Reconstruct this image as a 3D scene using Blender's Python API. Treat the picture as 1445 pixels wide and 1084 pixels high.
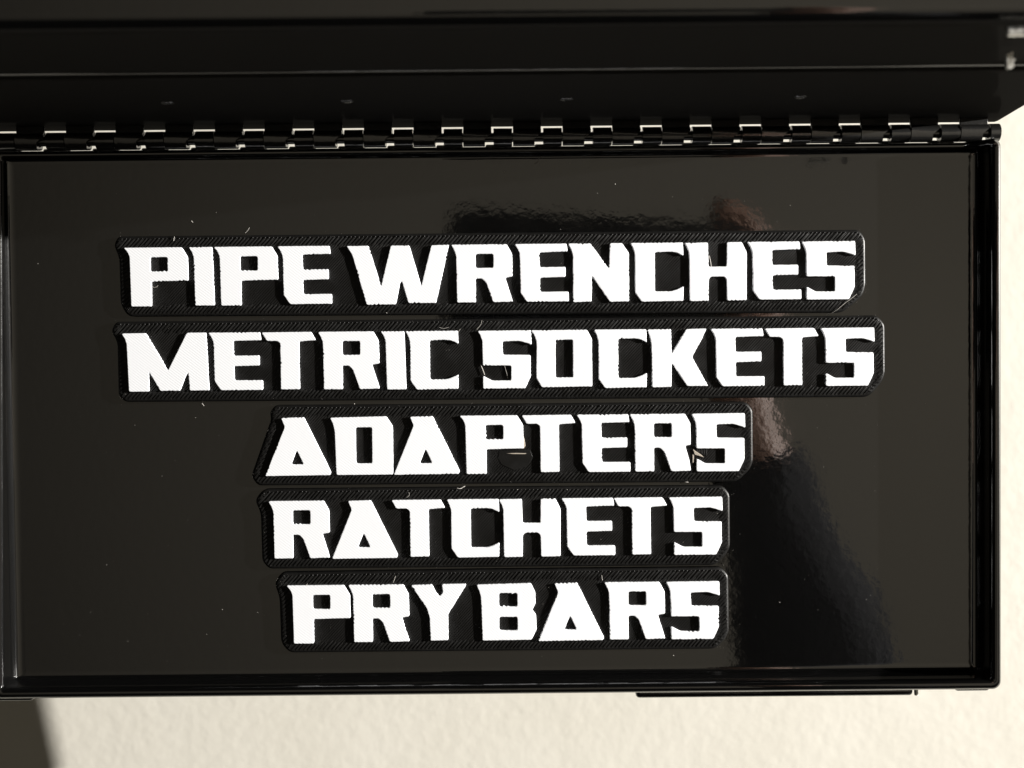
import bpy, bmesh, math, random
from mathutils import Vector, Matrix, Euler, noise

for o in list(bpy.data.objects):
    bpy.data.objects.remove(o, do_unlink=True)
S = bpy.context.scene
C = S.collection
R = math.radians

# ------------------------------------------------------------------ camera
F_PX, D = 1744.0, 0.33            # focal length in photo pixels, lens height over the tray floor (m)
MM = D / F_PX                     # metres per photo pixel on the tray floor
cam_d = bpy.data.cameras.new('camera')
cam = bpy.data.objects.new('camera', cam_d); C.objects.link(cam)
cam.location = (0, 0, D)
cam.rotation_euler = (R(-1.38), 0, R(-0.55))
cam_d.sensor_width = 36.0
cam_d.lens = 36.0 * F_PX / 1445.0
cam_d.clip_start = 0.005; cam_d.clip_end = 50
cam_d.dof.use_dof = True
cam_d.dof.focus_distance = D - 0.002
cam_d.dof.aperture_fstop = 11.0
S.camera = cam
CR = Euler((R(-1.38), 0, R(-0.55))).to_matrix()

def U(px, py, z=0.0):
    """photo pixel -> point on the horizontal plane at height z"""
    d = CR @ Vector(((px - 722.5) / F_PX, -(py - 542.0) / F_PX, -1.0))
    t = (z - D) / d.z
    return Vector((d.x * t, d.y * t, z))

# ------------------------------------------------------------------ light
w = bpy.data.worlds.new('World'); S.world = w; w.use_nodes = True
bg = w.node_tree.nodes['Background']
bg.inputs['Color'].default_value = (1.0, 0.93, 0.84, 1)
bg.inputs['Strength'].default_value = 0.006

def aim(o, target):
    o.rotation_euler = (Vector(target) - o.location).to_track_quat('-Z', 'Y').to_euler()

# hard low key from the right
key = bpy.data.lights.new('key_lamp', 'AREA')
key.shape = 'DISK'; key.size = 0.024
key.energy = 300.0; key.color = (1.0, 0.965, 0.915)
ko = bpy.data.objects.new('key_lamp', key); C.objects.link(ko)
ko.location = (2.6, 0.38, 0.800); aim(ko, (0, 0, 0))
# soft bounce from overhead (what the glossy tray mirrors)
top = bpy.data.lights.new('overhead_lamp', 'AREA')
top.shape = 'RECTANGLE'; top.size = 2.4; top.size_y = 1.10; top.spread = R(105)
top.energy = 0.80; top.color = (1.0, 0.885, 0.69)
to = bpy.data.objects.new('overhead_lamp', top); C.objects.link(to)
to.location = (0.10, -0.04, 1.2); to.rotation_euler = (0, R(19.7), 0)

S.view_settings.view_transform = 'Standard'
S.view_settings.look = 'None'
S.view_settings.gamma = 1.0
S.view_settings.exposure = 0.0
S.render.engine = 'CYCLES'
S.cycles.max_bounces = 8
S.render.resolution_x, S.render.resolution_y = 1024, 768

# ------------------------------------------------------------------ materials
def mat(name, col, rough=0.5, spec=0.5, coat=0.0, coat_rough=0.05, metal=0.0):
    m = bpy.data.materials.new(name); m.use_nodes = True
    b = m.node_tree.nodes['Principled BSDF']
    b.inputs['Base Color'].default_value = (*col, 1)
    b.inputs['Roughness'].default_value = rough
    b.inputs['Specular IOR Level'].default_value = spec
    b.inputs['Coat Weight'].default_value = coat
    b.inputs['Coat Roughness'].default_value = coat_rough
    b.inputs['Metallic'].default_value = metal
    return m, m.node_tree, b

def noise_bump(nt, b, layers, coat=False):
    """layers: list of (scale per m, distance m, strength)"""
    tc = nt.nodes.new('ShaderNodeTexCoord')
    prev = None
    for sc, dist, st in layers:
        n = nt.nodes.new('ShaderNodeTexNoise'); n.inputs['Scale'].default_value = sc
        n.inputs['Detail'].default_value = 2.0
        nt.links.new(tc.outputs['Object'], n.inputs['Vector'])
        bp = nt.nodes.new('ShaderNodeBump')
        bp.inputs['Distance'].default_value = dist; bp.inputs['Strength'].default_value = st
        nt.links.new(n.outputs['Fac'], bp.inputs['Height'])
        if prev: nt.links.new(prev.outputs['Normal'], bp.inputs['Normal'])
        prev = bp
    nt.links.new(prev.outputs['Normal'], b.inputs['Normal'])
    if coat: nt.links.new(prev.outputs['Normal'], b.inputs['Coat Normal'])

def rough_var(nt, b, scale, lo, hi, sock='Roughness'):
    tc = nt.nodes.new('ShaderNodeTexCoord')
    n = nt.nodes.new('ShaderNodeTexNoise'); n.inputs['Scale'].default_value = scale; n.inputs['Detail'].default_value = 5
    mr = nt.nodes.new('ShaderNodeMapRange')
    mr.inputs['From Min'].default_value = 0.3; mr.inputs['From Max'].default_value = 0.7
    mr.inputs['To Min'].default_value = lo; mr.inputs['To Max'].default_value = hi
    nt.links.new(tc.outputs['Object'], n.inputs['Vector'])
    nt.links.new(n.outputs['Fac'], mr.inputs['Value'])
    nt.links.new(mr.outputs['Result'], b.inputs[sock])

M = {}
M['paint'], nt, b = mat('black_gloss_enamel', (0.0015, 0.0015, 0.0015), 0.42, 0.025, 1.0, 0.05)
b.inputs['Coat IOR'].default_value = 2.0
noise_bump(nt, b, [(420, 0.000016, 1.0), (60, 0.00001, 1.0)], coat=True)
rough_var(nt, b, 90, 0.035, 0.075, 'Coat Roughness')
M['body_paint'], nt, b = mat('black_satin_enamel', (0.026, 0.025, 0.0235), 0.6, 0.0, 0.018, 0.10)
noise_bump(nt, b, [(420, 0.000016, 1.0), (60, 0.00001, 1.0)], coat=True)
M['hinge'], nt, b = mat('black_enamel_hinge', (0.0045, 0.0043, 0.004), 0.4, 0.3, 0.8, 0.12)
b.inputs['Coat IOR'].default_value = 2.0
noise_bump(nt, b, [(700, 0.00003, 1.0)], coat=True)
M['steel'], nt, b = mat('bare_steel', (0.78, 0.78, 0.75), 0.3, 0.5, metal=1.0)
rough_var(nt, b, 900, 0.2, 0.45)
M['black_plastic'], nt, b = mat('black_printed_plastic', (0.0065, 0.0063, 0.0060), 0.40, 0.27)
noise_bump(nt, b, [(2500, 0.00004, 0.7)])
rough_var(nt, b, 300, 0.3, 0.5)
M['white_plastic'], nt, b = mat('white_printed_plastic', (0.87, 0.89, 0.925), 0.5, 0.4)
# faint diagonal extrusion lines
tc = nt.nodes.new('ShaderNodeTexCoord'); mp = nt.nodes.new('ShaderNodeMapping')
mp.inputs['Rotation'].default_value = (0, 0, R(-52))
wv = nt.nodes.new('ShaderNodeTexWave'); wv.inputs['Scale'].default_value = 520; wv.inputs['Distortion'].default_value = 0.6
bp = nt.nodes.new('ShaderNodeBump'); bp.inputs['Distance'].default_value = 0.00002; bp.inputs['Strength'].default_value = 0.5
nt.links.new(tc.outputs['Object'], mp.inputs['Vector']); nt.links.new(mp.outputs['Vector'], wv.inputs['Vector'])
nt.links.new(wv.outputs['Fac'], bp.inputs['Height']); nt.links.new(bp.outputs['Normal'], b.inputs['Normal'])
M['raw_plastic'], nt, b = mat('unbleached_plastic', (0.42, 0.37, 0.31), 0.4, 0.4)
noise_bump(nt, b, [(2500, 0.00004, 0.7)])
M['cream'], nt, b = mat('cream_orange_peel_paint', (0.74, 0.68, 0.545), 0.6, 0.3)
noise_bump(nt, b, [(230, 0.0009, 0.15), (55, 0.0012, 0.12)])
tc = nt.nodes.new('ShaderNodeTexCoord')
n = nt.nodes.new('ShaderNodeTexNoise'); n.inputs['Scale'].default_value = 30; n.inputs['Detail'].default_value = 4
cr = nt.nodes.new('ShaderNodeValToRGB')
cr.color_ramp.elements[0].position = 0.3; cr.color_ramp.elements[0].color = (0.605, 0.582, 0.515, 1)
cr.color_ramp.elements[1].position = 0.7; cr.color_ramp.elements[1].color = (0.632, 0.610, 0.545, 1)
nt.links.new(tc.outputs['Object'], n.inputs['Vector']); nt.links.new(n.outputs['Fac'], cr.inputs['Fac'])
nt.links.new(cr.outputs['Color'], b.inputs['Base Color'])
M['dust'], nt, b = mat('pale_dust', (0.42, 0.40, 0.37), 0.8, 0.2)
M['skin'], nt, b = mat('skin', (0.25, 0.14, 0.10), 0.5, 0.4)
noise_bump(nt, b, [(600, 0.0002, 0.4)])
M['cloth'], nt, b = mat('charcoal_cloth', (0.008, 0.0085, 0.011), 0.9, 0.2)
noise_bump(nt, b, [(900, 0.0004, 0.6), (45, 0.004, 0.6)])
M['phone'], nt, b = mat('black_phone_shell', (0.006, 0.006, 0.007), 0.35, 0.4)
rough_var(nt, b, 60, 0.3, 0.4)
M['glass'], nt, b = mat('dark_lens_glass', (0.003, 0.003, 0.005), 0.05, 0.6)
rough_var(nt, b, 60, 0.04, 0.07)

# ------------------------------------------------------------------ helpers
def mesh_obj(name, me, m=None, parent=None, smooth=None):
    o = bpy.data.objects.new(name, me); C.objects.link(o)
    if m is not None and not me.materials: me.materials.append(M[m])
    if parent is not None: o.parent = parent
    if smooth is not None:
        me.shade_smooth(); me.set_sharp_from_angle(angle=R(smooth))
    return o

def bm_obj(name, bm, m, parent=None, smooth=None):
    bmesh.ops.recalc_face_normals(bm, faces=bm.faces)
    me = bpy.data.meshes.new(name); bm.to_mesh(me); bm.free()
    return mesh_obj(name, me, m, parent, smooth)

def tag(o, label=None, cat=None, group=None, kind=None):
    if label: o['label'] = label
    if cat: o['category'] = cat
    if group: o['group'] = group
    if kind: o['kind'] = kind
    return o

def thing(name, label, cat, loc=(0, 0, 0), group=None):
    o = bpy.data.objects.new(name, None); C.objects.link(o)
    o.location = loc; o.empty_display_size = 0.02
    return tag(o, label, cat, group)

def box(bm, x0, x1, y0, y1, z0, z1, bev=0.0, seg=2):
    r = bmesh.ops.create_cube(bm, size=1.0)
    vs = r['verts']
    for v in vs:
        v.co = Vector(((x0 + x1) / 2 + v.co.x * (x1 - x0), (y0 + y1) / 2 + v.co.y * (y1 - y0), (z0 + z1) / 2 + v.co.z * (z1 - z0)))
    if bev:
        es = list({e for v in vs for e in v.link_edges})
        bmesh.ops.bevel(bm, geom=es, offset=bev, segments=seg, profile=0.5, affect='EDGES')

def rounded_rect(x0, x1, y0, y1, r, n=6):
    pts = []
    for cx, cy, a0 in ((x1 - r, y1 - r, 0), (x0 + r, y1 - r, 90), (x0 + r, y0 + r, 180), (x1 - r, y0 + r, 270)):
        for k in range(n + 1):
            a = R(a0 + 90 * k / n)
            pts.append((cx + r * math.cos(a), cy + r * math.sin(a)))
    return pts

def tube(bm, pts, rad, n=6, cap=True):
    rings = []
    for i, p in enumerate(pts):
        p = Vector(p)
        t = (Vector(pts[min(i + 1, len(pts) - 1)]) - Vector(pts[max(i - 1, 0)])).normalized()
        a = Vector((0, 0, 1)) if abs(t.z) < 0.9 else Vector((1, 0, 0))
        u = t.cross(a).normalized(); v = t.cross(u)
        rr = rad[i] if isinstance(rad, (list, tuple)) else rad
        rings.append([bm.verts.new(p + rr * (math.cos(2 * math.pi * k / n) * u + math.sin(2 * math.pi * k / n) * v)) for k in range(n)])
    for a, b_ in zip(rings, rings[1:]):
        for k in range(n):
            bm.faces.new((a[k], a[(k + 1) % n], b_[(k + 1) % n], b_[k]))
    if cap:
        bm.faces.new(rings[0]); bm.faces.new(list(reversed(rings[-1])))

# ------------------------------------------------------------------ setting: cream textured surface
H0, SL = 0.105, 0.075               # its depth below the tray floor and its slight slope
def floor_z(y): return -H0 - SL * y
bm = bmesh.new()
e = 1.6
vs = [bm.verts.new((x, y, floor_z(y))) for x, y in ((-e, -e), (e, -e), (e, e), (-e, e))]
bm.faces.new(vs)
fl = bm_obj('floor', bm, 'cream'); tag(fl, 'cream textured surface beneath the black steel box', None, None, 'structure')

# ------------------------------------------------------------------ the steel box
HL = 0.0090                          # tray lip height
XR = U(1415, 560, HL).x
XL = U(-21, 560, HL).x
YB = U(720, 981.0, HL).y
YT = U(720, 206.6, 0.003).y
steel = thing('steel_box', 'glossy black steel box with its shallow hinged tray lid opened flat', 'steel box',
              (0.0, YT + 0.12, floor_z(YT + 0.12)))
OFF = steel.location.copy()
def part(o, parent=steel):
    o.parent = parent
    o.matrix_parent_inverse = Matrix.Translation(-OFF)
    return o

# tray lid: pressed pan with a rolled lip
prof = [(0.0006, -0.0022), (0.0, -0.0016), (0.0, HL - 0.0013), (0.00035, HL - 0.0005), (0.0011, HL), (0.0019, HL - 0.0001),
        (0.0025, HL - 0.0006), (0.0028, HL - 0.0014), (0.0028, HL - 0.0020),
        (0.0031, 0.0014), (0.0031, 0.0010), (0.0034, 0.0004), (0.0040, 0.0001), (0.0047, 0.0), (0.0053, 0.0), (0.0065, 0.0)]
bm = bmesh.new()
rings = []
for ins, z in prof:
    r = max(0.0022 - ins * 0.45, 0.0005)
    ring = []
    rr_ = rounded_rect(XL + ins, XR - ins, YB + ins, YT - ins * 0.62, r) + [(XR - ins, YT - 0.0100), (XR - ins, YT - 0.0070), (XR - ins, YT - 0.0060)]
    rr_.insert(7, (XR - 0.0078, YT - ins * 0.62))
    for x, y in rr_:
        low = min(max((y - (YT - 0.0072)) / 0.0035, 0.0), 1.0) * min(max((XR - 0.0025 - x) / 0.0050, 0.0), 1.0)
        ring.append(bm.verts.new((x, y, z * (1 - 0.68 * low) if z > 0 else z)))
    rings.append(ring)
n = len(rings[0])
for a, b_ in zip(rings, rings[1:]):
    for k in range(n):
        bm.faces.new((a[k], a[(k + 1) % n], b_[(k + 1) % n], b_[k]))
bm.faces.new(rings[-1]); bm.faces.new(list(reversed(rings[0])))
lid = part(bm_obj('lid', bm, 'paint', None, 40))

# box body: front wall standing up beside the hinge, ledge, rounded top edge, top panel
YW = U(720, 179.2, 0.0).y
TA = math.tan(R(2.5))                # the wall leans back a little
bp_ = [(0.06, -0.0008), (0.0012, -0.0008), (0.0003, -0.0005), (0.0, 0.0003), (0.0, 0.0010), (0.0, 0.0492), (0.0, 0.0497), (0.0002, 0.0504), (0.0008, 0.0508),
       (0.0012, 0.0513), (0.0013, 0.0521), (0.0013, 0.0528), (0.0013, 0.0788), (0.0013, 0.0794)]
for k in range(1, 8):
    a = R(90 * k / 7 * 0.93)
    bp_.append((0.0013 + 0.0032 * (1 - math.cos(a)), 0.0794 + 0.0032 * math.sin(a)))
yy, zz = bp_[-1]
NTOP = len(bp_) - 3
bp_ += [(yy + 0.0006, zz + 0.0006 * math.tan(R(4.0))), (yy + 0.10, zz + 0.10 * math.tan(R(4.0))), (yy + 0.10, -0.0008)]
bp_ = [(y + max(z, 0) * TA, z) for y, z in bp_]
BX0, BX1 = XL - 0.012, U(1409, 163, 0).x
bm = bmesh.new()
xs = [(BX0, 0.0), (BX1 - 0.0018, 0.0), (BX1 - 0.0012, 0.0), (BX1 - 0.0003, 0.0003), (BX1, 0.0012)]
rings = [[bm.verts.new((x, YW + y + ins, z)) for y, z in bp_] for x, ins in xs]
n = len(bp_)
for a, b_ in zip(rings, rings[1:]):
    for k in range(n):
        bm.faces.new((a[k], a[(k + 1) % n], b_[(k + 1) % n], b_[k]))
bm.faces.new(rings[0]); bm.faces.new(list(reversed(rings[-1])))
body = part(bm_obj('body', bm, 'body_paint', None, 35))
body.data.materials.append(M['paint'])
for p_ in body.data.polygons:        # the top panel and its rolled edge are as glossy as the lid
    if (p_.center.z > 0.081 or 0.0506 < p_.center.z < 0.0511) and p_.center.x < BX1 - 0.001: p_.material_index = 1
# recessed plinth carrying the body on the surface
bm = bmesh.new()
box(bm, BX0 + 0.01, BX1 - 0.03, YW + 0.065, YW + 0.098, floor_z(YW + 0.065) - 0.004, -0.0012)
part(bm_obj('plinth', bm, 'paint'))
# rivets of the hinge leaf on the front wall
for px in (-20, 237, 490, 800, 1130):
    x = U(px, 177, 0).x * (D - 0.029) / D
    bm = bmesh.new()
    bmesh.ops.create_uvsphere(bm, u_segments=12, v_segments=8, radius=0.0016)
    for v in bm.verts: v.co = Vector((v.co.x + x, v.co.y * 0.22 + YW + 0.029 * TA, v.co.z + 0.029))
    part(bm_obj('rivet', bm, 'hinge', None, 60))

# added steel pieces standing in for bright reflections at the wall's right end
zc = 0.083
bm = bmesh.new()
p0, p1 = U(1421.5, 45, zc), U(1470, 43.5, zc)
tube(bm, [p0, p1], 6.6 * MM * (D - zc) / D, 20)
part(bm_obj('glint_rod', bm, 'steel', None, 40))
bm = bmesh.new()
zc = 0.066
ps = [U(x, y, zc) for x, y in ((1421, 77), (1427, 74), (1430, 72.5), (1429.5, 82), (1434, 83), (1430.5, 88), (1432, 93), (1428, 97), (1421.5, 96))]
lo = [bm.verts.new((p.x, p.y, zc - 0.0012)) for p in ps]; hi = [bm.verts.new((p.x, p.y, zc)) for p in ps]
bm.faces.new(lo); bm.faces.new(hi)
for k in range(len(ps)): bm.faces.new((lo[k], lo[(k + 1) % len(ps)], hi[(k + 1) % len(ps)], hi[k]))
part(bm_obj('glint_shard', bm, 'steel', None, 40))

# piano hinge
AXY, AXZ, RK = U(720, 194.0, 0.0045).y, 0.0045, 12.4 * MM
hx = lambda px: U(px, 194 - (px - 720) * 0.0096, AXZ).x
PER = 69.85
def barrel(x0, x1, cut, r=RK, ex=1.0, tilt=0.0):
    """rolled sheet knuckle from x0 to x1; cut shortens the lower right end"""
    bm = bmesh.new(); N = 20
    L, Rr, Li, Ri = [], [], [], []
    for k in range(N):
        a = 2 * math.pi * k / N
        y, z = math.sin(a), math.cos(a)
        y, z = math.copysign(abs(y) ** ex, y), math.copysign(abs(z) ** ex, z)
        y, z = y * math.cos(tilt) - z * math.sin(tilt), z * math.cos(tilt) + y * math.sin(tilt)
        t = min(max((-y + 0.35) / 0.5, 0), 1) * cut if z > -2 else 0
        L.append(bm.verts.new((x0, AXY + r * y, AXZ + r * z)))
        Rr.append(bm.verts.new((x1 - t, AXY + r * y, AXZ + r * z)))
        Li.append(bm.verts.new((x0, AXY + r * .62 * y, AXZ + r * .62 * z)))
        Ri.append(bm.verts.new((x1 - t, AXY + r * .62 * y, AXZ + r * .62 * z)))
    for k in range(N):
        j = (k + 1) % N
        bm.faces.new((L[k], L[j], Rr[j], Rr[k])); bm.faces.new((Li[k], Li[j], Ri[j], Ri[k]))
        bm.faces.new((L[k], L[j], Li[j], Li[k])); bm.faces.new((Rr[k], Rr[j], Ri[j], Ri[k]))
    return bm
YTAB = U(720, 203.2, 0.003).y
rng = random.Random(4)
for k in range(-1, 21):
    a_end = 24.5 + PER * k
    # knuckle of the lid leaf, with the tab that carries it
    xa0, xa1 = hx(a_end - 26.5), hx(a_end - 0.4)
    if k == 20: xa0, xa1 = hx(1394.5), hx(1408.5)
    bm = barrel(xa0, xa1, 0)
    box(bm, hx(a_end - 38.2 if k < 20 else 1383), xa1, YT - 0.0006, YTAB, 0.0012, 0.0024, 0.0003, 1)
    part(bm_obj('lid_knuckle', bm, 'hinge', None, 40))
    if k < 20:
        # knuckle of the body leaf
        xb0, xb1 = hx(a_end + 0.8), hx(a_end + 40.3)
        bm = barrel(xb0, xb1, 9.0 * MM, RK * 0.98, 0.6, R(13))
        box(bm, xb0, xb1, AXY + RK * 0.5, YW + 0.0006, AXZ + 0.0002, AXZ + 0.0012, 0.0002, 1)
        part(bm_obj('body_knuckle', bm, 'hinge', None, 40))
bm = bmesh.new()
tube(bm, [(hx(-40), AXY, AXZ), (hx(1408), AXY, AXZ)], RK * 0.52, 16)
part(bm_obj('hinge_pin', bm, 'hinge', None, 40))

# latch bar under the front lip, catch pin, corner feet
a, b_ = U(897, 974, -0.003), U(1288, 982.8, -0.003)
bm = bmesh.new()
box(bm, a.x, b_.x, U(1090, 983.3, -0.003).y, U(1090, 968, -0.003).y, -0.0060, -0.0023, 0.0010, 3)
part(bm_obj('latch_bar', bm, 'hinge', None, 40))
bm = bmesh.new()
p = U(1294, 978, -0.003)
tube(bm, [(p.x - 0.0002, U(1294, 980.8, -0.003).y, -0.003), (p.x - 0.0002, U(1294, 968, -0.003).y, -0.003)], 0.00062, 12)
part(bm_obj('latch_pin', bm, 'steel', None, 40))
for q0, q1 in ((-8, 62), (1336, 1405)):
    bm = bmesh.new()
    pm = (q0 + q1) / 2
    yb = U(pm, 988.2 if pm < 700 else 974.2, 0.0).y
    ytop = YB + 0.0016
    xs = [U(q0, 976, 0).x, U(q1, 976, 0).x]
    out = [(xs[0] + (0.0022 if pm > 700 else 0.0014), yb), (xs[1] - (0.0030 if pm < 700 else 0.0022), yb), (xs[1], ytop), (xs[0], ytop)]
    lo = [bm.verts.new((x, y, -0.0012)) for x, y in out]; hi = [bm.verts.new((x, y, 0.001)) for x, y in out]
    bm.faces.new(lo); bm.faces.new(hi)
    for k in range(4): bm.faces.new((lo[k], lo[(k + 1) % 4], hi[(k + 1) % 4], hi[k]))
    bmesh.ops.bevel(bm, geom=bm.edges[:], offset=0.0006, segments=2, profile=0.5, affect='EDGES')
    part(bm_obj('corner_foot', bm, 'paint', None, 50))

# ------------------------------------------------------------------ lettering
q = 1 / 4.014; q3 = 1 / 3.141; q4 = 1 / 3.905; q5 = 1 / 3.705; q6 = 1 / 4.129
def G(sc, x0, y0, outer, holes=()):
    f = lambda ps: [((x - x0) * sc, (y - y0) * sc) for x, y in ps]
    return f(outer), [f(h) for h in holes]
def rc(x0, x1, y0, y1): return [(x0, y0), (x1, y0), (x1, y1), (x0, y1)]
GL = {
 'P': G(q, 97, 160, [(97,160),(425,160),(458,215),(460,348),(250,352),(249,492),(135,492),(130,215),(120,187)], [rc(245,345,214,296)]),
 'I': G(q, 465, 160, [(465,160),(600,160),(608,490),(498,490),(493,215),(484,187)]),
 'E': G(q, 968, 160, [(968,160),(1262,160),(1268,205),(1108,208),(1110,292),(1255,291),(1255,348),(1110,351),(1112,431),(1272,431),(1272,487),(1035,487),(1000,435),(997,215),(986,187)]),
 'W': G(q, 35, 150, [(35,152),(160,152),(228,382),(285,152),(390,152),(456,382),(515,152),(615,150),(538,478),(382,478),(347,355),(336,362),(310,484),(145,485),(66,200)]),
 'R': G(q, 628, 150, [(628,150),(942,150),(972,205),(974,332),(932,338),(975,475),(862,477),(824,365),(800,342),(765,342),(765,477),(658,477),(655,210),(645,180)], [rc(765,866,203,283)]),
 'N': G(1, 801.4, 345, [(801.4,345),(833,345),(859,381),(860.5,345),(877.5,345),(887,359),(887,427),(860,427.5),(835,390.5),(834,427),(808,427.6),(808,360),(805.4,352)]),
 'C': G(q3, 250, 106, [(250,106),(482,106),(484,165),(455,150),(430,146),(357,148),(357,321),(430,321),(455,313),(484,299),(482,364),(298,366),(270,325),(270,155),(262,128)]),
 'H': G(q3, 490, 104, [(490,106),(593,105),(596,212),(675,212),(677,105),(742,104),(765,150),(763,362),(677,363),(675,268),(665,256),(605,256),(596,268),(595,363),(512,364),(510,150),(503,128)]),
 'S': G(q3, 1008, 95, [(1008,96),(1245,95),(1247,160),(1220,150),(1190,142),(1118,144),(1120,203),(1242,205),(1243,298),(1217,353),(1030,353),(1030,295),(1070,317),(1155,317),(1155,251),(1030,250),(1028,140),(1020,116)]),
 'O': G(q, 1080, 628, [(1080,629),(1398,628),(1425,680),(1425,950),(1140,953),(1110,900),(1112,690),(1100,655)], [rc(1218,1318,683,898)]),
 'K': G(q3, 325, 486, [(325,487),(430,486),(432,595),(497,487),(587,485),(562,540),(522,610),(593,740),(500,740),(470,692),(432,637),(430,743),(345,744),(342,545),(335,515)]),
 'M': G(q, 85, 645, [(85,646),(222,645),(345,858),(455,645),(565,645),(577,972),(467,973),(460,870),(445,890),(410,973),(300,973),(262,905),(238,865),(235,976),(122,976),(113,705),(103,675)]),
 'T': G(q, 880, 643, [(880,644),(1160,643),(1186,690),(1091,697),(1092,967),(985,968),(984,705),(965,692),(908,692),(895,667)]),
 'D': G(q4, 490, 112, [(490,116),(800,111),(835,165),(835,433),(522,433),(515,190),(505,147)], [rc(630,721,170,370)]),
 'A': G(q4, 128, 115, [(220,118),(346,115),(493,420),(486,436),(128,438),(240,166),(231,145)], [[(305,296),(342,375),(271,376)]]),
 'Y': G(q6, 908, 141, [(908,146),(1030,142),(1050,185),(1075,212),(1095,190),(1092,165),(1086,142),(1230,141),(1226,155),(1122,320),(1122,471),(1018,473),(1015,340),(1000,285)]),
 'B': G(1, 672.4, 823, [(672.4,824.5),(749.4,823),(755.4,836),(755.8,852),(751,861),(756.3,868),(757,889),(749.4,903.5),(680,904),(678.5,842),(676,833)], [rc(704,730,836.5,856), rc(704,730,870.5,890)]),
}
# a damaged R: the foot of its right leg gouged away
GL['R2'] = (GL['R'][0][:3] + [(86.2, 44.2), (78.6, 45.0), (79.8, 51.5), (84.0, 66.0), (86.3, 80.9)] + GL['R'][0][6:], GL['R'][1])

def round_poly(ps, r, n=3):
    out = []
    L = len(ps)
    for i in range(L):
        p0, p, p1 = Vector(ps[i - 1]), Vector(ps[i]), Vector(ps[(i + 1) % L])
        a, b_ = p0 - p, p1 - p
        d = min(r, a.length * 0.4, b_.length * 0.4)
        s, t = p + a.normalized() * d, p + b_.normalized() * d
        for k in range(n + 1):
            u = k / n
            out.append((1 - u) ** 2 * s + 2 * u * (1 - u) * p + u * u * t)
    return out

def ragged(ps, seed, amp=0.26, saw=1.5, prob=0.35, step=1.1):
    """resample a closed outline and roughen it as a printed edge is: a slow wobble and, on some edges, bead-like saw teeth"""
    rg = random.Random(seed)
    out = []
    L = len(ps)
    for i in range(L):
        a, b_ = Vector(ps[i]), Vector(ps[(i + 1) % L])
        d = (b_ - a); ln = d.length
        if ln < 1e-6: continue
        nrm = Vector((d.y, -d.x)).normalized()
        n = max(1, int(ln / step))
        tooth = rg.random() < prob and ln > 14
        ph = rg.random() * 6
        for k in range(n):
            p = a + d * (k / n)
            off = amp * noise.noise(Vector((p.x * 0.35 + seed * 3.1, p.y * 0.35, seed * 0.7)))
            off += amp * 0.6 * noise.noise(Vector((p.x * 0.9 + seed, p.y * 0.9, 5.0)))
            if tooth and 0 < k < n:
                s = k / n * ln
                g = max(0.0, noise.noise(Vector((s * 0.06 + ph, seed, 1.0))) + 0.25)
                off -= saw * g * abs(math.sin(s * math.pi / 5.8 + ph)) ** 3 * (0.5 + rg.random())
            out.append(p + nrm * off)
    return out

def fill_mesh(name, loops, z0, z1, bev):
    """extruded, slightly rounded solid from closed loops in metres (first = outline, others = holes)"""
    cu = bpy.data.curves.new(name, 'CURVE'); cu.dimensions = '2D'; cu.fill_mode = 'BOTH'
    for lp in loops:
        sp = cu.splines.new('POLY'); sp.points.add(len(lp) - 1)
        for p_, v in zip(sp.points, lp): p_.co = (v[0], v[1], 0, 1)
        sp.use_cyclic_u = True
    cu.extrude = (z1 - z0) / 2 - bev; cu.bevel_depth = bev; cu.bevel_resolution = 2; cu.offset = -bev
    o = bpy.data.objects.new(name, cu); C.objects.link(o)
    dg = bpy.context.evaluated_depsgraph_get(); dg.update()
    me = bpy.data.meshes.new_from_object(o.evaluated_get(dg))
    bpy.data.objects.remove(o); bpy.data.curves.remove(cu)
    me.transform(Matrix.Translation((0, 0, (z0 + z1) / 2)))
    me.name = name
    return me

TZ, LZ = 0.0016, 0.0024             # top of the tag backing, top of the letters
LT = D / F_PX * (D - LZ) / D        # metres per photo pixel at the letter tops
LB = D / F_PX * (D - TZ) / D

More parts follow.
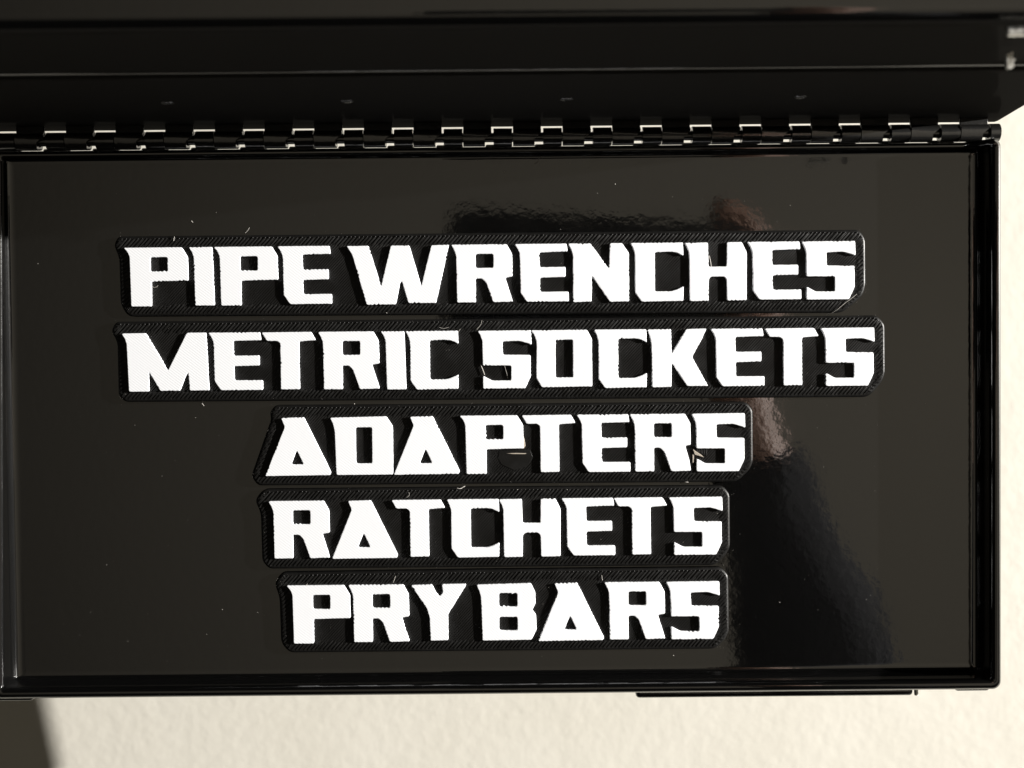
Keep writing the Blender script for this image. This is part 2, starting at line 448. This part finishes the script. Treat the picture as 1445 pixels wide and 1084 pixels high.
TAGS = [
 ('PIPE WRENCHES', 'black printed tag with raised white words PIPE WRENCHES, next to the hinge',
  (174.2, 349.8, 1131, 340.6),
  [('P',174.2),('I',265.8),('P',301.2),('E',391.2),('W',488.7),('R',636.5),('E',726),('N',801.4),('C',889.6),('H',966),('E',1054.5),('S',1131)],
  [(166,333.5),(160,346),(167.5,364),(169.5,430),(180,446.8),(1190,441.2),(1217,418),(1222,404),(1221.5,337),(1213,324),(700,328.5)]),
 ('METRIC SOCKETS', 'longest black printed tag, with raised white words METRIC SOCKETS',
  (171.2, 470.6, 1158, 462.8),
  [('M',171.2),('E',293.7),('T',369),('R',448.4),('I',536.8),('C',572),('S',673.8),('O',749),('C',838),('K',913.5),('E',1002.6),('T',1079),('S',1158)],
  [(163,454),(156,467),(165,483),(166.5,558),(176,567.5),(1226,560.5),(1244,541),(1249.5,528),(1249,457),(1238,445),(700,450)]),
 ('ADAPTERS', 'black printed tag with slanted end and scuffed white word ADAPTERS',
  (372.8, 589.6, 975.6, 583.8),
  [('A',372.8),('D',465.5),('A',554.6),('P',648),('T',735.9),('E',813.3),('R2',888.4),('S',975.6)],
  [(388,571.8),(380.5,582),(382,592),(354,672),(363,685.5),(1040,680.2),(1058,663),(1063,652),(1062.5,578),(1053,567),(700,570.2)]),
 ('RATCHETS', 'black printed tag with raised white word RATCHETS, between ADAPTERS and PRY BARS',
  (378.4, 707.6, 943.7, 701.9),
  [('R',378.4),('A',467.3),('T',552),('C',629.9),('H',703.5),('E',792),('T',865.4),('S',943.7)],
  [(371,690.5),(359,706),(367.5,724),(369.5,792),(379,803),(1010,798.2),(1025,783),(1030.5,772),(1030,697),(1020,685.5),(700,687.5)]),
 ('PRY BARS', 'black printed tag with raised white words PRY BARS, by the front lip',
  (404, 826.8, 939.7, 821.2),
  [('P',404),('R',491),('Y',580),('B',672.4),('A',758.8),('R',852.5),('S',939.7)],
  [(396,808.3),(386.8,824),(394,843),(396.3,908),(408,921.5),(1010,916.2),(1024,902),(1029,891),(1028,811.5),(1018,801),(700,804)]),
]

def inside(p, poly):
    c = False
    for i in range(len(poly)):
        a, b_ = poly[i - 1], poly[i]
        if (a.y > p.y) != (b_.y > p.y) and p.x < (b_.x - a.x) * (p.y - a.y) / (b_.y - a.y) + a.x: c = not c
    return c

def line_clip(poly, c, d):
    """entry and exit of the line through c along d in a closed polygon"""
    ts = []
    for i in range(len(poly)):
        a, b_ = poly[i - 1], poly[i]
        e_ = b_ - a
        den = d.x * e_.y - d.y * e_.x
        if abs(den) < 1e-12: continue
        w_ = a - c
        t = (w_.x * e_.y - w_.y * e_.x) / den
        u = (w_.x * d.y - w_.y * d.x) / den
        if 0 <= u < 1: ts.append(t)
    ts.sort()
    return list(zip(ts[0::2], ts[1::2]))

def ridge(bm, p0, p1, r, z, nseg=1):
    """half-round extruded bead lying on the backing, with tapered ends"""
    d = (p1 - p0); ln = d.length
    d.normalize(); s = Vector((-d.y, d.x))
    sect = [(-1.0, -0.5), (-0.6, 0.55), (0.0, 1.0), (0.6, 0.55), (1.0, -0.5)]
    rings = []
    for t, k in ((0, 0.55), (min(r, ln * .3), 1.0), (ln - min(r, ln * .3), 1.0), (ln, 0.55)):
        c = p0 + d * t
        rings.append([bm.verts.new((c.x + s.x * a * r * k, c.y + s.y * a * r * k, z + b_ * r * 0.40 * k)) for a, b_ in sect])
    for a, b_ in zip(rings, rings[1:]):
        for i in range(4): bm.faces.new((a[i], a[i + 1], b_[i + 1], b_[i]))
    bm.faces.new(rings[0]); bm.faces.new(list(reversed(rings[-1])))

for ti, (word, label, (ax, ay, bx, by), letters, outline) in enumerate(TAGS):
    base = U(outline[2][0], outline[2][1], 0.0)
    tg = thing('name_tag', label, 'name tag', (base.x, base.y, 0.0), 'printed tags stuck in the tray lid')
    inv = Matrix.Translation((-base.x, -base.y, 0))
    wo = [U(x, y, TZ).to_2d() for x, y in outline]
    wo = round_poly(wo, 0.0016, 4)
    me = fill_mesh('backing', [wo], 0.0002, TZ, 0.0006); me.transform(inv)
    mesh_obj('backing', me, 'black_plastic', tg, 35)
    # extruded lines of the top layer, slanted, and the bead ends along the upper edge
    bm = bmesh.new()
    cen = Vector((sum(p.x for p in wo) / len(wo), sum(p.y for p in wo) / len(wo)))
    ins = []
    for i, p in enumerate(wo):
        t = (wo[(i + 1) % len(wo)] - wo[i - 1]).normalized()
        nn = Vector((-t.y, t.x))
        if not inside(p + nn * 0.0004, wo): nn = -nn
        ins.append(p + nn * 0.00075)
    rg = random.Random(50 + ti)
    pitch = 5.75 * LB
    d = Vector((1, 1.06)).normalized()
    x0, x1 = min(p.x for p in wo) - 0.03, max(p.x for p in wo) + 0.03
    LEN = 17.0 * LB
    for fine in (True, False):
        pt = pitch * 0.70 if fine else pitch
        k = 0
        while x0 + k * pt < x1:
            c = Vector((x0 + k * pt + rg.uniform(-0.06, 0.06) * pt, cen.y)); k += 1
            for t0, t1 in line_clip(ins, c, d):
                if t1 - t0 < 0.0008: continue
                if fine:
                    ridge(bm, c + d * t0, c + d * t1, pt * 0.34 * rg.uniform(0.85, 1.1), TZ - 0.00003)
                    continue
                # the wider passes just inside the rim, and the bead where each line turns round
                a_, b2 = min(t0 + LEN * rg.uniform(.75, 1.1), t1), max(t1 - LEN * rg.uniform(.75, 1.1), t0)
                ridge(bm, c + d * t0, c + d * a_, pt * 0.30 * rg.uniform(0.8, 1.1), TZ + 0.00003)
                ridge(bm, c + d * b2, c + d * t1, pt * 0.33 * rg.uniform(0.8, 1.1), TZ + 0.00003)
                p1 = c + d * t1
                if rg.random() < 0.9:
                    r_ = bmesh.ops.create_icosphere(bm, subdivisions=1, radius=pt * 0.25 * rg.uniform(0.6, 1.15))
                    for v in r_['verts']: v.co = Vector((v.co.x + p1.x, v.co.y + p1.y, v.co.z * 0.9 + TZ + 0.00004))
    # border lines crossing the other way, as the perimeter pass leaves them
    L = len(ins); acc = 0.0
    for i in range(L):
        a, b_ = ins[i], ins[(i + 1) % L]
        ln = (b_ - a).length
        while acc < ln:
            p = a + (b_ - a) * (acc / ln)
            acc += pitch * 0.98
            t = (b_ - a).normalized(); nn = Vector((-t.y, t.x))
            if not inside(p + nn * 0.0003, wo): nn = -nn
            if abs(t.x) > 0.8: 
                continue
            q1 = p + nn * 0.0015 + Vector((0.0, 0.0009 if nn.x > 0 else -0.0009))
            ridge(bm, p - nn * 0.0002, q1, pitch * 0.3, TZ + 0.00006)
        acc -= ln
    for v in bm.verts: v.co.x -= base.x; v.co.y -= base.y
    ro = bm_obj('print_lines', bm, 'black_plastic', tg, 70); ro['kind'] = 'stuff'
    # letters
    for li, (g, lx) in enumerate(letters):
        ty = ay + (by - ay) * (lx - ax) / (bx - ax)
        o2 = U(lx, ty, LZ)
        outer, holes = GL[g]
        loops = []
        for hi, lp in enumerate([outer] + holes):
            rp = round_poly(lp, 2.2 if hi == 0 else 3.0)
            rp = ragged(rp, 100 * ti + 7 * li + hi, prob=0.7 if ti in (0, 1, 4) else 0.22)
            loops.append([(o2.x + v.x * LT - base.x, o2.y - v.y * LT - base.y) for v in rp])
        me = fill_mesh('letter', loops, TZ - 0.0003, LZ, 0.00012)
        mesh_obj('letter', me, 'white_plastic', tg, 40)

# melted scuffs and slivers on the ADAPTERS tag
tg = bpy.data.objects['name_tag.002']
def chip(name, pts, z0, z1, m):
    ps = [U(x, y, z1) for x, y in pts]
    me = fill_mesh(name, [[(p.x - tg.location.x, p.y - tg.location.y) for p in ps]], z0, z1, 0.00008)
    return mesh_obj(name, me, m, tg, 40)
chip('plastic_chip', [(735.2, 612), (737.5, 613.5), (740, 620), (741.5, 629), (739, 633), (735.4, 633)], TZ, LZ - 0.00025, 'raw_plastic')
chip('plastic_chip', [(714, 639.9), (728, 639.3), (743, 639.8), (741, 640.9), (724, 641.0)], TZ, TZ + 0.00028, 'raw_plastic')
chip('plastic_chip', [(978, 634), (982, 637), (989, 641.5), (993.5, 645.5), (985, 643), (980.5, 642)], TZ, LZ - 0.0001, 'raw_plastic')
chip('plastic_chip', [(977.3, 641), (979.4, 641), (978.8, 653), (977.4, 653)], TZ, LZ - 0.00025, 'raw_plastic')
chip('melted_patch', [(705, 636), (748, 635), (752, 646), (744, 658), (726, 664), (708, 656), (703, 646)], TZ - 0.0001, TZ + 0.00013, 'black_plastic')
chip('melted_patch', [(969, 634), (979.5, 632), (978, 664), (972, 655)], TZ, LZ - 0.00045, 'black_plastic')
for k in range(5):
    chip('melted_patch', [(982 + k * 3.2, 634.5), (984.4 + k * 3.2, 634), (985 + k * 3.2, 640 + k), (982.6 + k * 3.2, 639.5 + k)], TZ, LZ - 0.0003, 'black_plastic')

# ------------------------------------------------------------------ photographer (seen mirrored in the lacquer): phone, hand and sleeve
PZ = D + 0.003
bm = bmesh.new()
sh = [(x * math.cos(R(-4)) - (y - 0.035) * math.sin(R(-4)), 0.036 + x * math.sin(R(-4)) + (y - 0.035) * math.cos(R(-4))) for x, y in rounded_rect(-0.036, 0.127, -0.004, 0.0755, 0.010)]
rings = [[bm.verts.new((x * s + (1 - s) * 0.048, y * s + (1 - s) * 0.03, z)) for x, y in sh] for s, z in ((0.985, PZ), (1, PZ + 0.0012), (1, PZ + 0.0068), (0.985, PZ + 0.008))]
n = len(sh)
for a, b_ in zip(rings, rings[1:]):
    for k in range(n): bm.faces.new((a[k], a[(k + 1) % n], b_[(k + 1) % n], b_[k]))
bm.faces.new(rings[0]); bm.faces.new(list(reversed(rings[-1])))
ph = thing('phone', 'black phone held over the open tray, mirrored in its lacquer', 'phone', (0.048, 0.03, PZ))
o = bm_obj('shell', bm, 'phone', None, 40); o.parent = ph; o.matrix_parent_inverse = Matrix.Translation(-ph.location)
for cx, cy in ((-0.014, 0.020), (-0.014, 0.042), (0.008, 0.020)):
    bm = bmesh.new()
    bmesh.ops.create_cone(bm, cap_ends=True, segments=24, radius1=0.007, radius2=0.007, depth=0.0016)
    for v in bm.verts: v.co += Vector((cx, cy, PZ - 0.0007))
    o = bm_obj('lens', bm, 'glass', None, 40); o.parent = ph; o.matrix_parent_inverse = Matrix.Translation(-ph.location)

per = thing('person', 'person in dark long sleeve holding a phone, mirrored in the lacquer', 'person', (0.20, -0.30, D + 0.08))
def skin_mesh(name, chains, m):
    """chains: list of [(co, radius)...]; a chain whose first point equals an earlier point joins it there"""
    verts, rad, edges, idx = [], [], [], {}
    for ch in chains:
        prev = None
        for co, r in ch:
            key_ = tuple(round(c, 5) for c in co)
            if key_ not in idx:
                idx[key_] = len(verts); verts.append(co); rad.append(r)
            i = idx[key_]
            if prev is not None: edges.append((prev, i))
            prev = i
    me = bpy.data.meshes.new(name); me.from_pydata(verts, edges, [])
    o = bpy.data.objects.new(name, me); C.objects.link(o)
    md = o.modifiers.new('skin', 'SKIN')
    if not me.skin_vertices: me.attributes  # layer is created by the modifier
    sv = me.skin_vertices[0].data
    for i, r in enumerate(rad): sv[i].radius = (r, r); sv[i].use_root = (i == 0)
    sb = o.modifiers.new('sub', 'SUBSURF'); sb.levels = 2; sb.render_levels = 2
    dg = bpy.context.evaluated_depsgraph_get(); dg.update()
    nm = bpy.data.meshes.new_from_object(o.evaluated_get(dg))
    bpy.data.objects.remove(o); nm.name = name
    return nm
W = (0.134, -0.070, D + 0.020)
Pm = (0.120, -0.028, D + 0.022)
Pk = (0.128, 0.018, D + 0.026)
chains = [[((0.215, -0.33, D + 0.09), 0.040), ((0.172, -0.16, D + 0.045), 0.031), (W, 0.023), (Pm, 0.020), (Pk, 0.020)]]
for fy, ln in ((0.055, 0.004), (0.035, 0.004), (0.015, 0.003), (-0.005, -0.004)):
    chains.append([(Pk if fy > 0.02 else Pm, 0.022), ((0.141, fy * 0.95, D + 0.019), 0.0095), ((0.1365, fy, D + 0.004), 0.0085), ((0.128 , fy - 0.001, D - 0.006), 0.0082), ((0.113 - ln, fy - 0.002, D - 0.0065), 0.0070)])
chains.append([(Pm, 0.022), ((0.130, 0.0, D + 0.030), 0.0105), ((0.120, 0.022, D + 0.024), 0.0095), ((0.100, 0.034, D + 0.0205), 0.0085)])
chains.append([(Pk, 0.022), ((0.139, 0.050, D + 0.022), 0.0095), ((0.127, 0.072, D + 0.018), 0.0088), ((0.1085, 0.0775, D + 0.013), 0.0078)])
try:
    hm = skin_mesh('body', chains, 'skin')
    o = mesh_obj('arm', hm, 'skin', None, 180)
    o.parent = per; o.matrix_parent_inverse = Matrix.Translation(-per.location)
except Exception as ex:
    print('skin failed', ex)
bm = bmesh.new()
path = [(0.1335, -0.056, D + 0.020), (0.135, -0.068, D + 0.021), (0.147, -0.105, D + 0.030), (0.166, -0.150, D + 0.043), (0.187, -0.225, D + 0.065), (0.222, -0.345, D + 0.10), (0.21, -0.41, D + 0.17), (0.15, -0.46, D + 0.36), (0.11, -0.47, D + 0.46)]
rad = [0.0245, 0.027, 0.032, 0.041, 0.048, 0.058, 0.064, 0.072, 0.074]
tube(bm, path, rad, 20)
bmesh.ops.subdivide_edges(bm, edges=bm.edges[:], cuts=2, use_grid_fill=True)
for v in bm.verts:
    v.co += v.co.normalized() * 0 + Vector((noise.noise(v.co * 38), noise.noise(v.co * 38 + Vector((9, 0, 0))), 0)) * 0.006
o = bm_obj('sleeve', bm, 'cloth', None, 180); o.parent = per; o.matrix_parent_inverse = Matrix.Translation(-per.location)

# ------------------------------------------------------------------ dust and fibres
rg = random.Random(11)
bm = bmesh.new()
def speck(p, r):
    r_ = bmesh.ops.create_icosphere(bm, subdivisions=1, radius=r)
    s = Vector((rg.uniform(.6, 1.6), rg.uniform(.6, 1.4), rg.uniform(.4, .8)))
    for v in r_['verts']: v.co = Vector((v.co.x * s.x, v.co.y * s.y, v.co.z * s.z)) + p
def surf_z(p):
    for (_, _, _, _, outline) in TAGS:
        if inside(p.to_2d(), [U(x, y, TZ).to_2d() for x, y in outline]): return TZ + 0.00018
    return 0.0
for k in range(95):
    px, py = rg.uniform(30, 1360), rg.uniform(232, 930)
    p = U(px, py, 0.0); p.z = surf_z(p) + 0.00004
    speck(p, 0.000055 * rg.uniform(0.6, 1.7))
for k in range(520):
    if k % 2:
        px, py = rg.uniform(25, 1365), rg.uniform(228, 935)
    else:                                       # gathered along the rims of the tags and the corners of the tray
        ol = TAGS[rg.randrange(5)][4]; i_ = rg.randrange(len(ol)); t_ = rg.random()
        px = ol[i_ - 1][0] * (1 - t_) + ol[i_][0] * t_ + rg.gauss(0, 5); py = ol[i_ - 1][1] * (1 - t_) + ol[i_][1] * t_ + rg.gauss(0, 5)
    p = U(px, py, 0.0); p.z = surf_z(p) + 0.00002
    speck(p, 0.000028 * rg.uniform(0.6, 1.6))
for px, py in ((672, 227), (741, 225), (868, 260), (1115, 290), (305, 300), (800, 690), (1100, 850), (180, 905), (950, 925), (730, 690), (1190, 540), (500, 570)):
    p = U(px, py, 0.0); p.z = surf_z(p) + 0.00008
    speck(p, 0.00015)
def fibre(pts, r=0.00006):
    ps = []
    for i, (px, py) in enumerate(pts):
        p = U(px, py, TZ); z = surf_z(p); p = U(px, py, z + 0.00025); ps.append(p)
    # smooth the hand-placed points
    for _ in range(2):
        qs = [ps[0]]
        for a, b_ in zip(ps, ps[1:]): qs += [a * .75 + b_ * .25, a * .25 + b_ * .75]
        ps = qs + [ps[-1]]
    tube(bm, ps, r * 0.78, 5)
fibre([(764, 221), (760, 224), (759, 228), (755, 231)], 0.00009)
fibre([(1165, 445), (1178, 440), (1192, 428), (1202, 421), (1209, 415)], 0.00008)
fibre([(680, 452), (679, 458), (673, 465)])
fibre([(646, 469), (650, 464)])
fibre([(545, 441), (549, 445), (553, 447)])
fibre([(346, 329), (350, 325), (352, 321)])
fibre([(656, 686), (650, 690), (645, 689)], 0.00009)
fibre([(214, 405), (220, 406), (223, 403)])
fibre([(555, 822), (558, 813)], 0.00008)
fibre([(850, 819), (849, 812)], 0.0001)
fibre([(678, 514), (681, 521), (684, 529)], 0.00016)
fibre([(712, 516), (715, 526), (717, 534)])
fibre([(1001, 361), (1003, 370), (1004, 378)], 0.00012)
fibre([(574, 702), (578, 699), (577, 695)])
fibre([(285, 569), (288, 573)], 0.0001)
fibre([(245, 340), (246, 334)], 0.0001)
fibre([(272, 314), (270, 312)], 0.00012)
fibre([(620, 462), (626, 464), (633, 462)])
fibre([(430, 828), (434, 824)], 0.00008)
fibre([(960, 682), (968, 680), (974, 681)], 0.00008)
dz = bm_obj('dust', bm, 'dust', None, 60)
tag(dz, 'pale dust specks and plastic fibres strewn over the tray', 'dust', None, 'stuff')
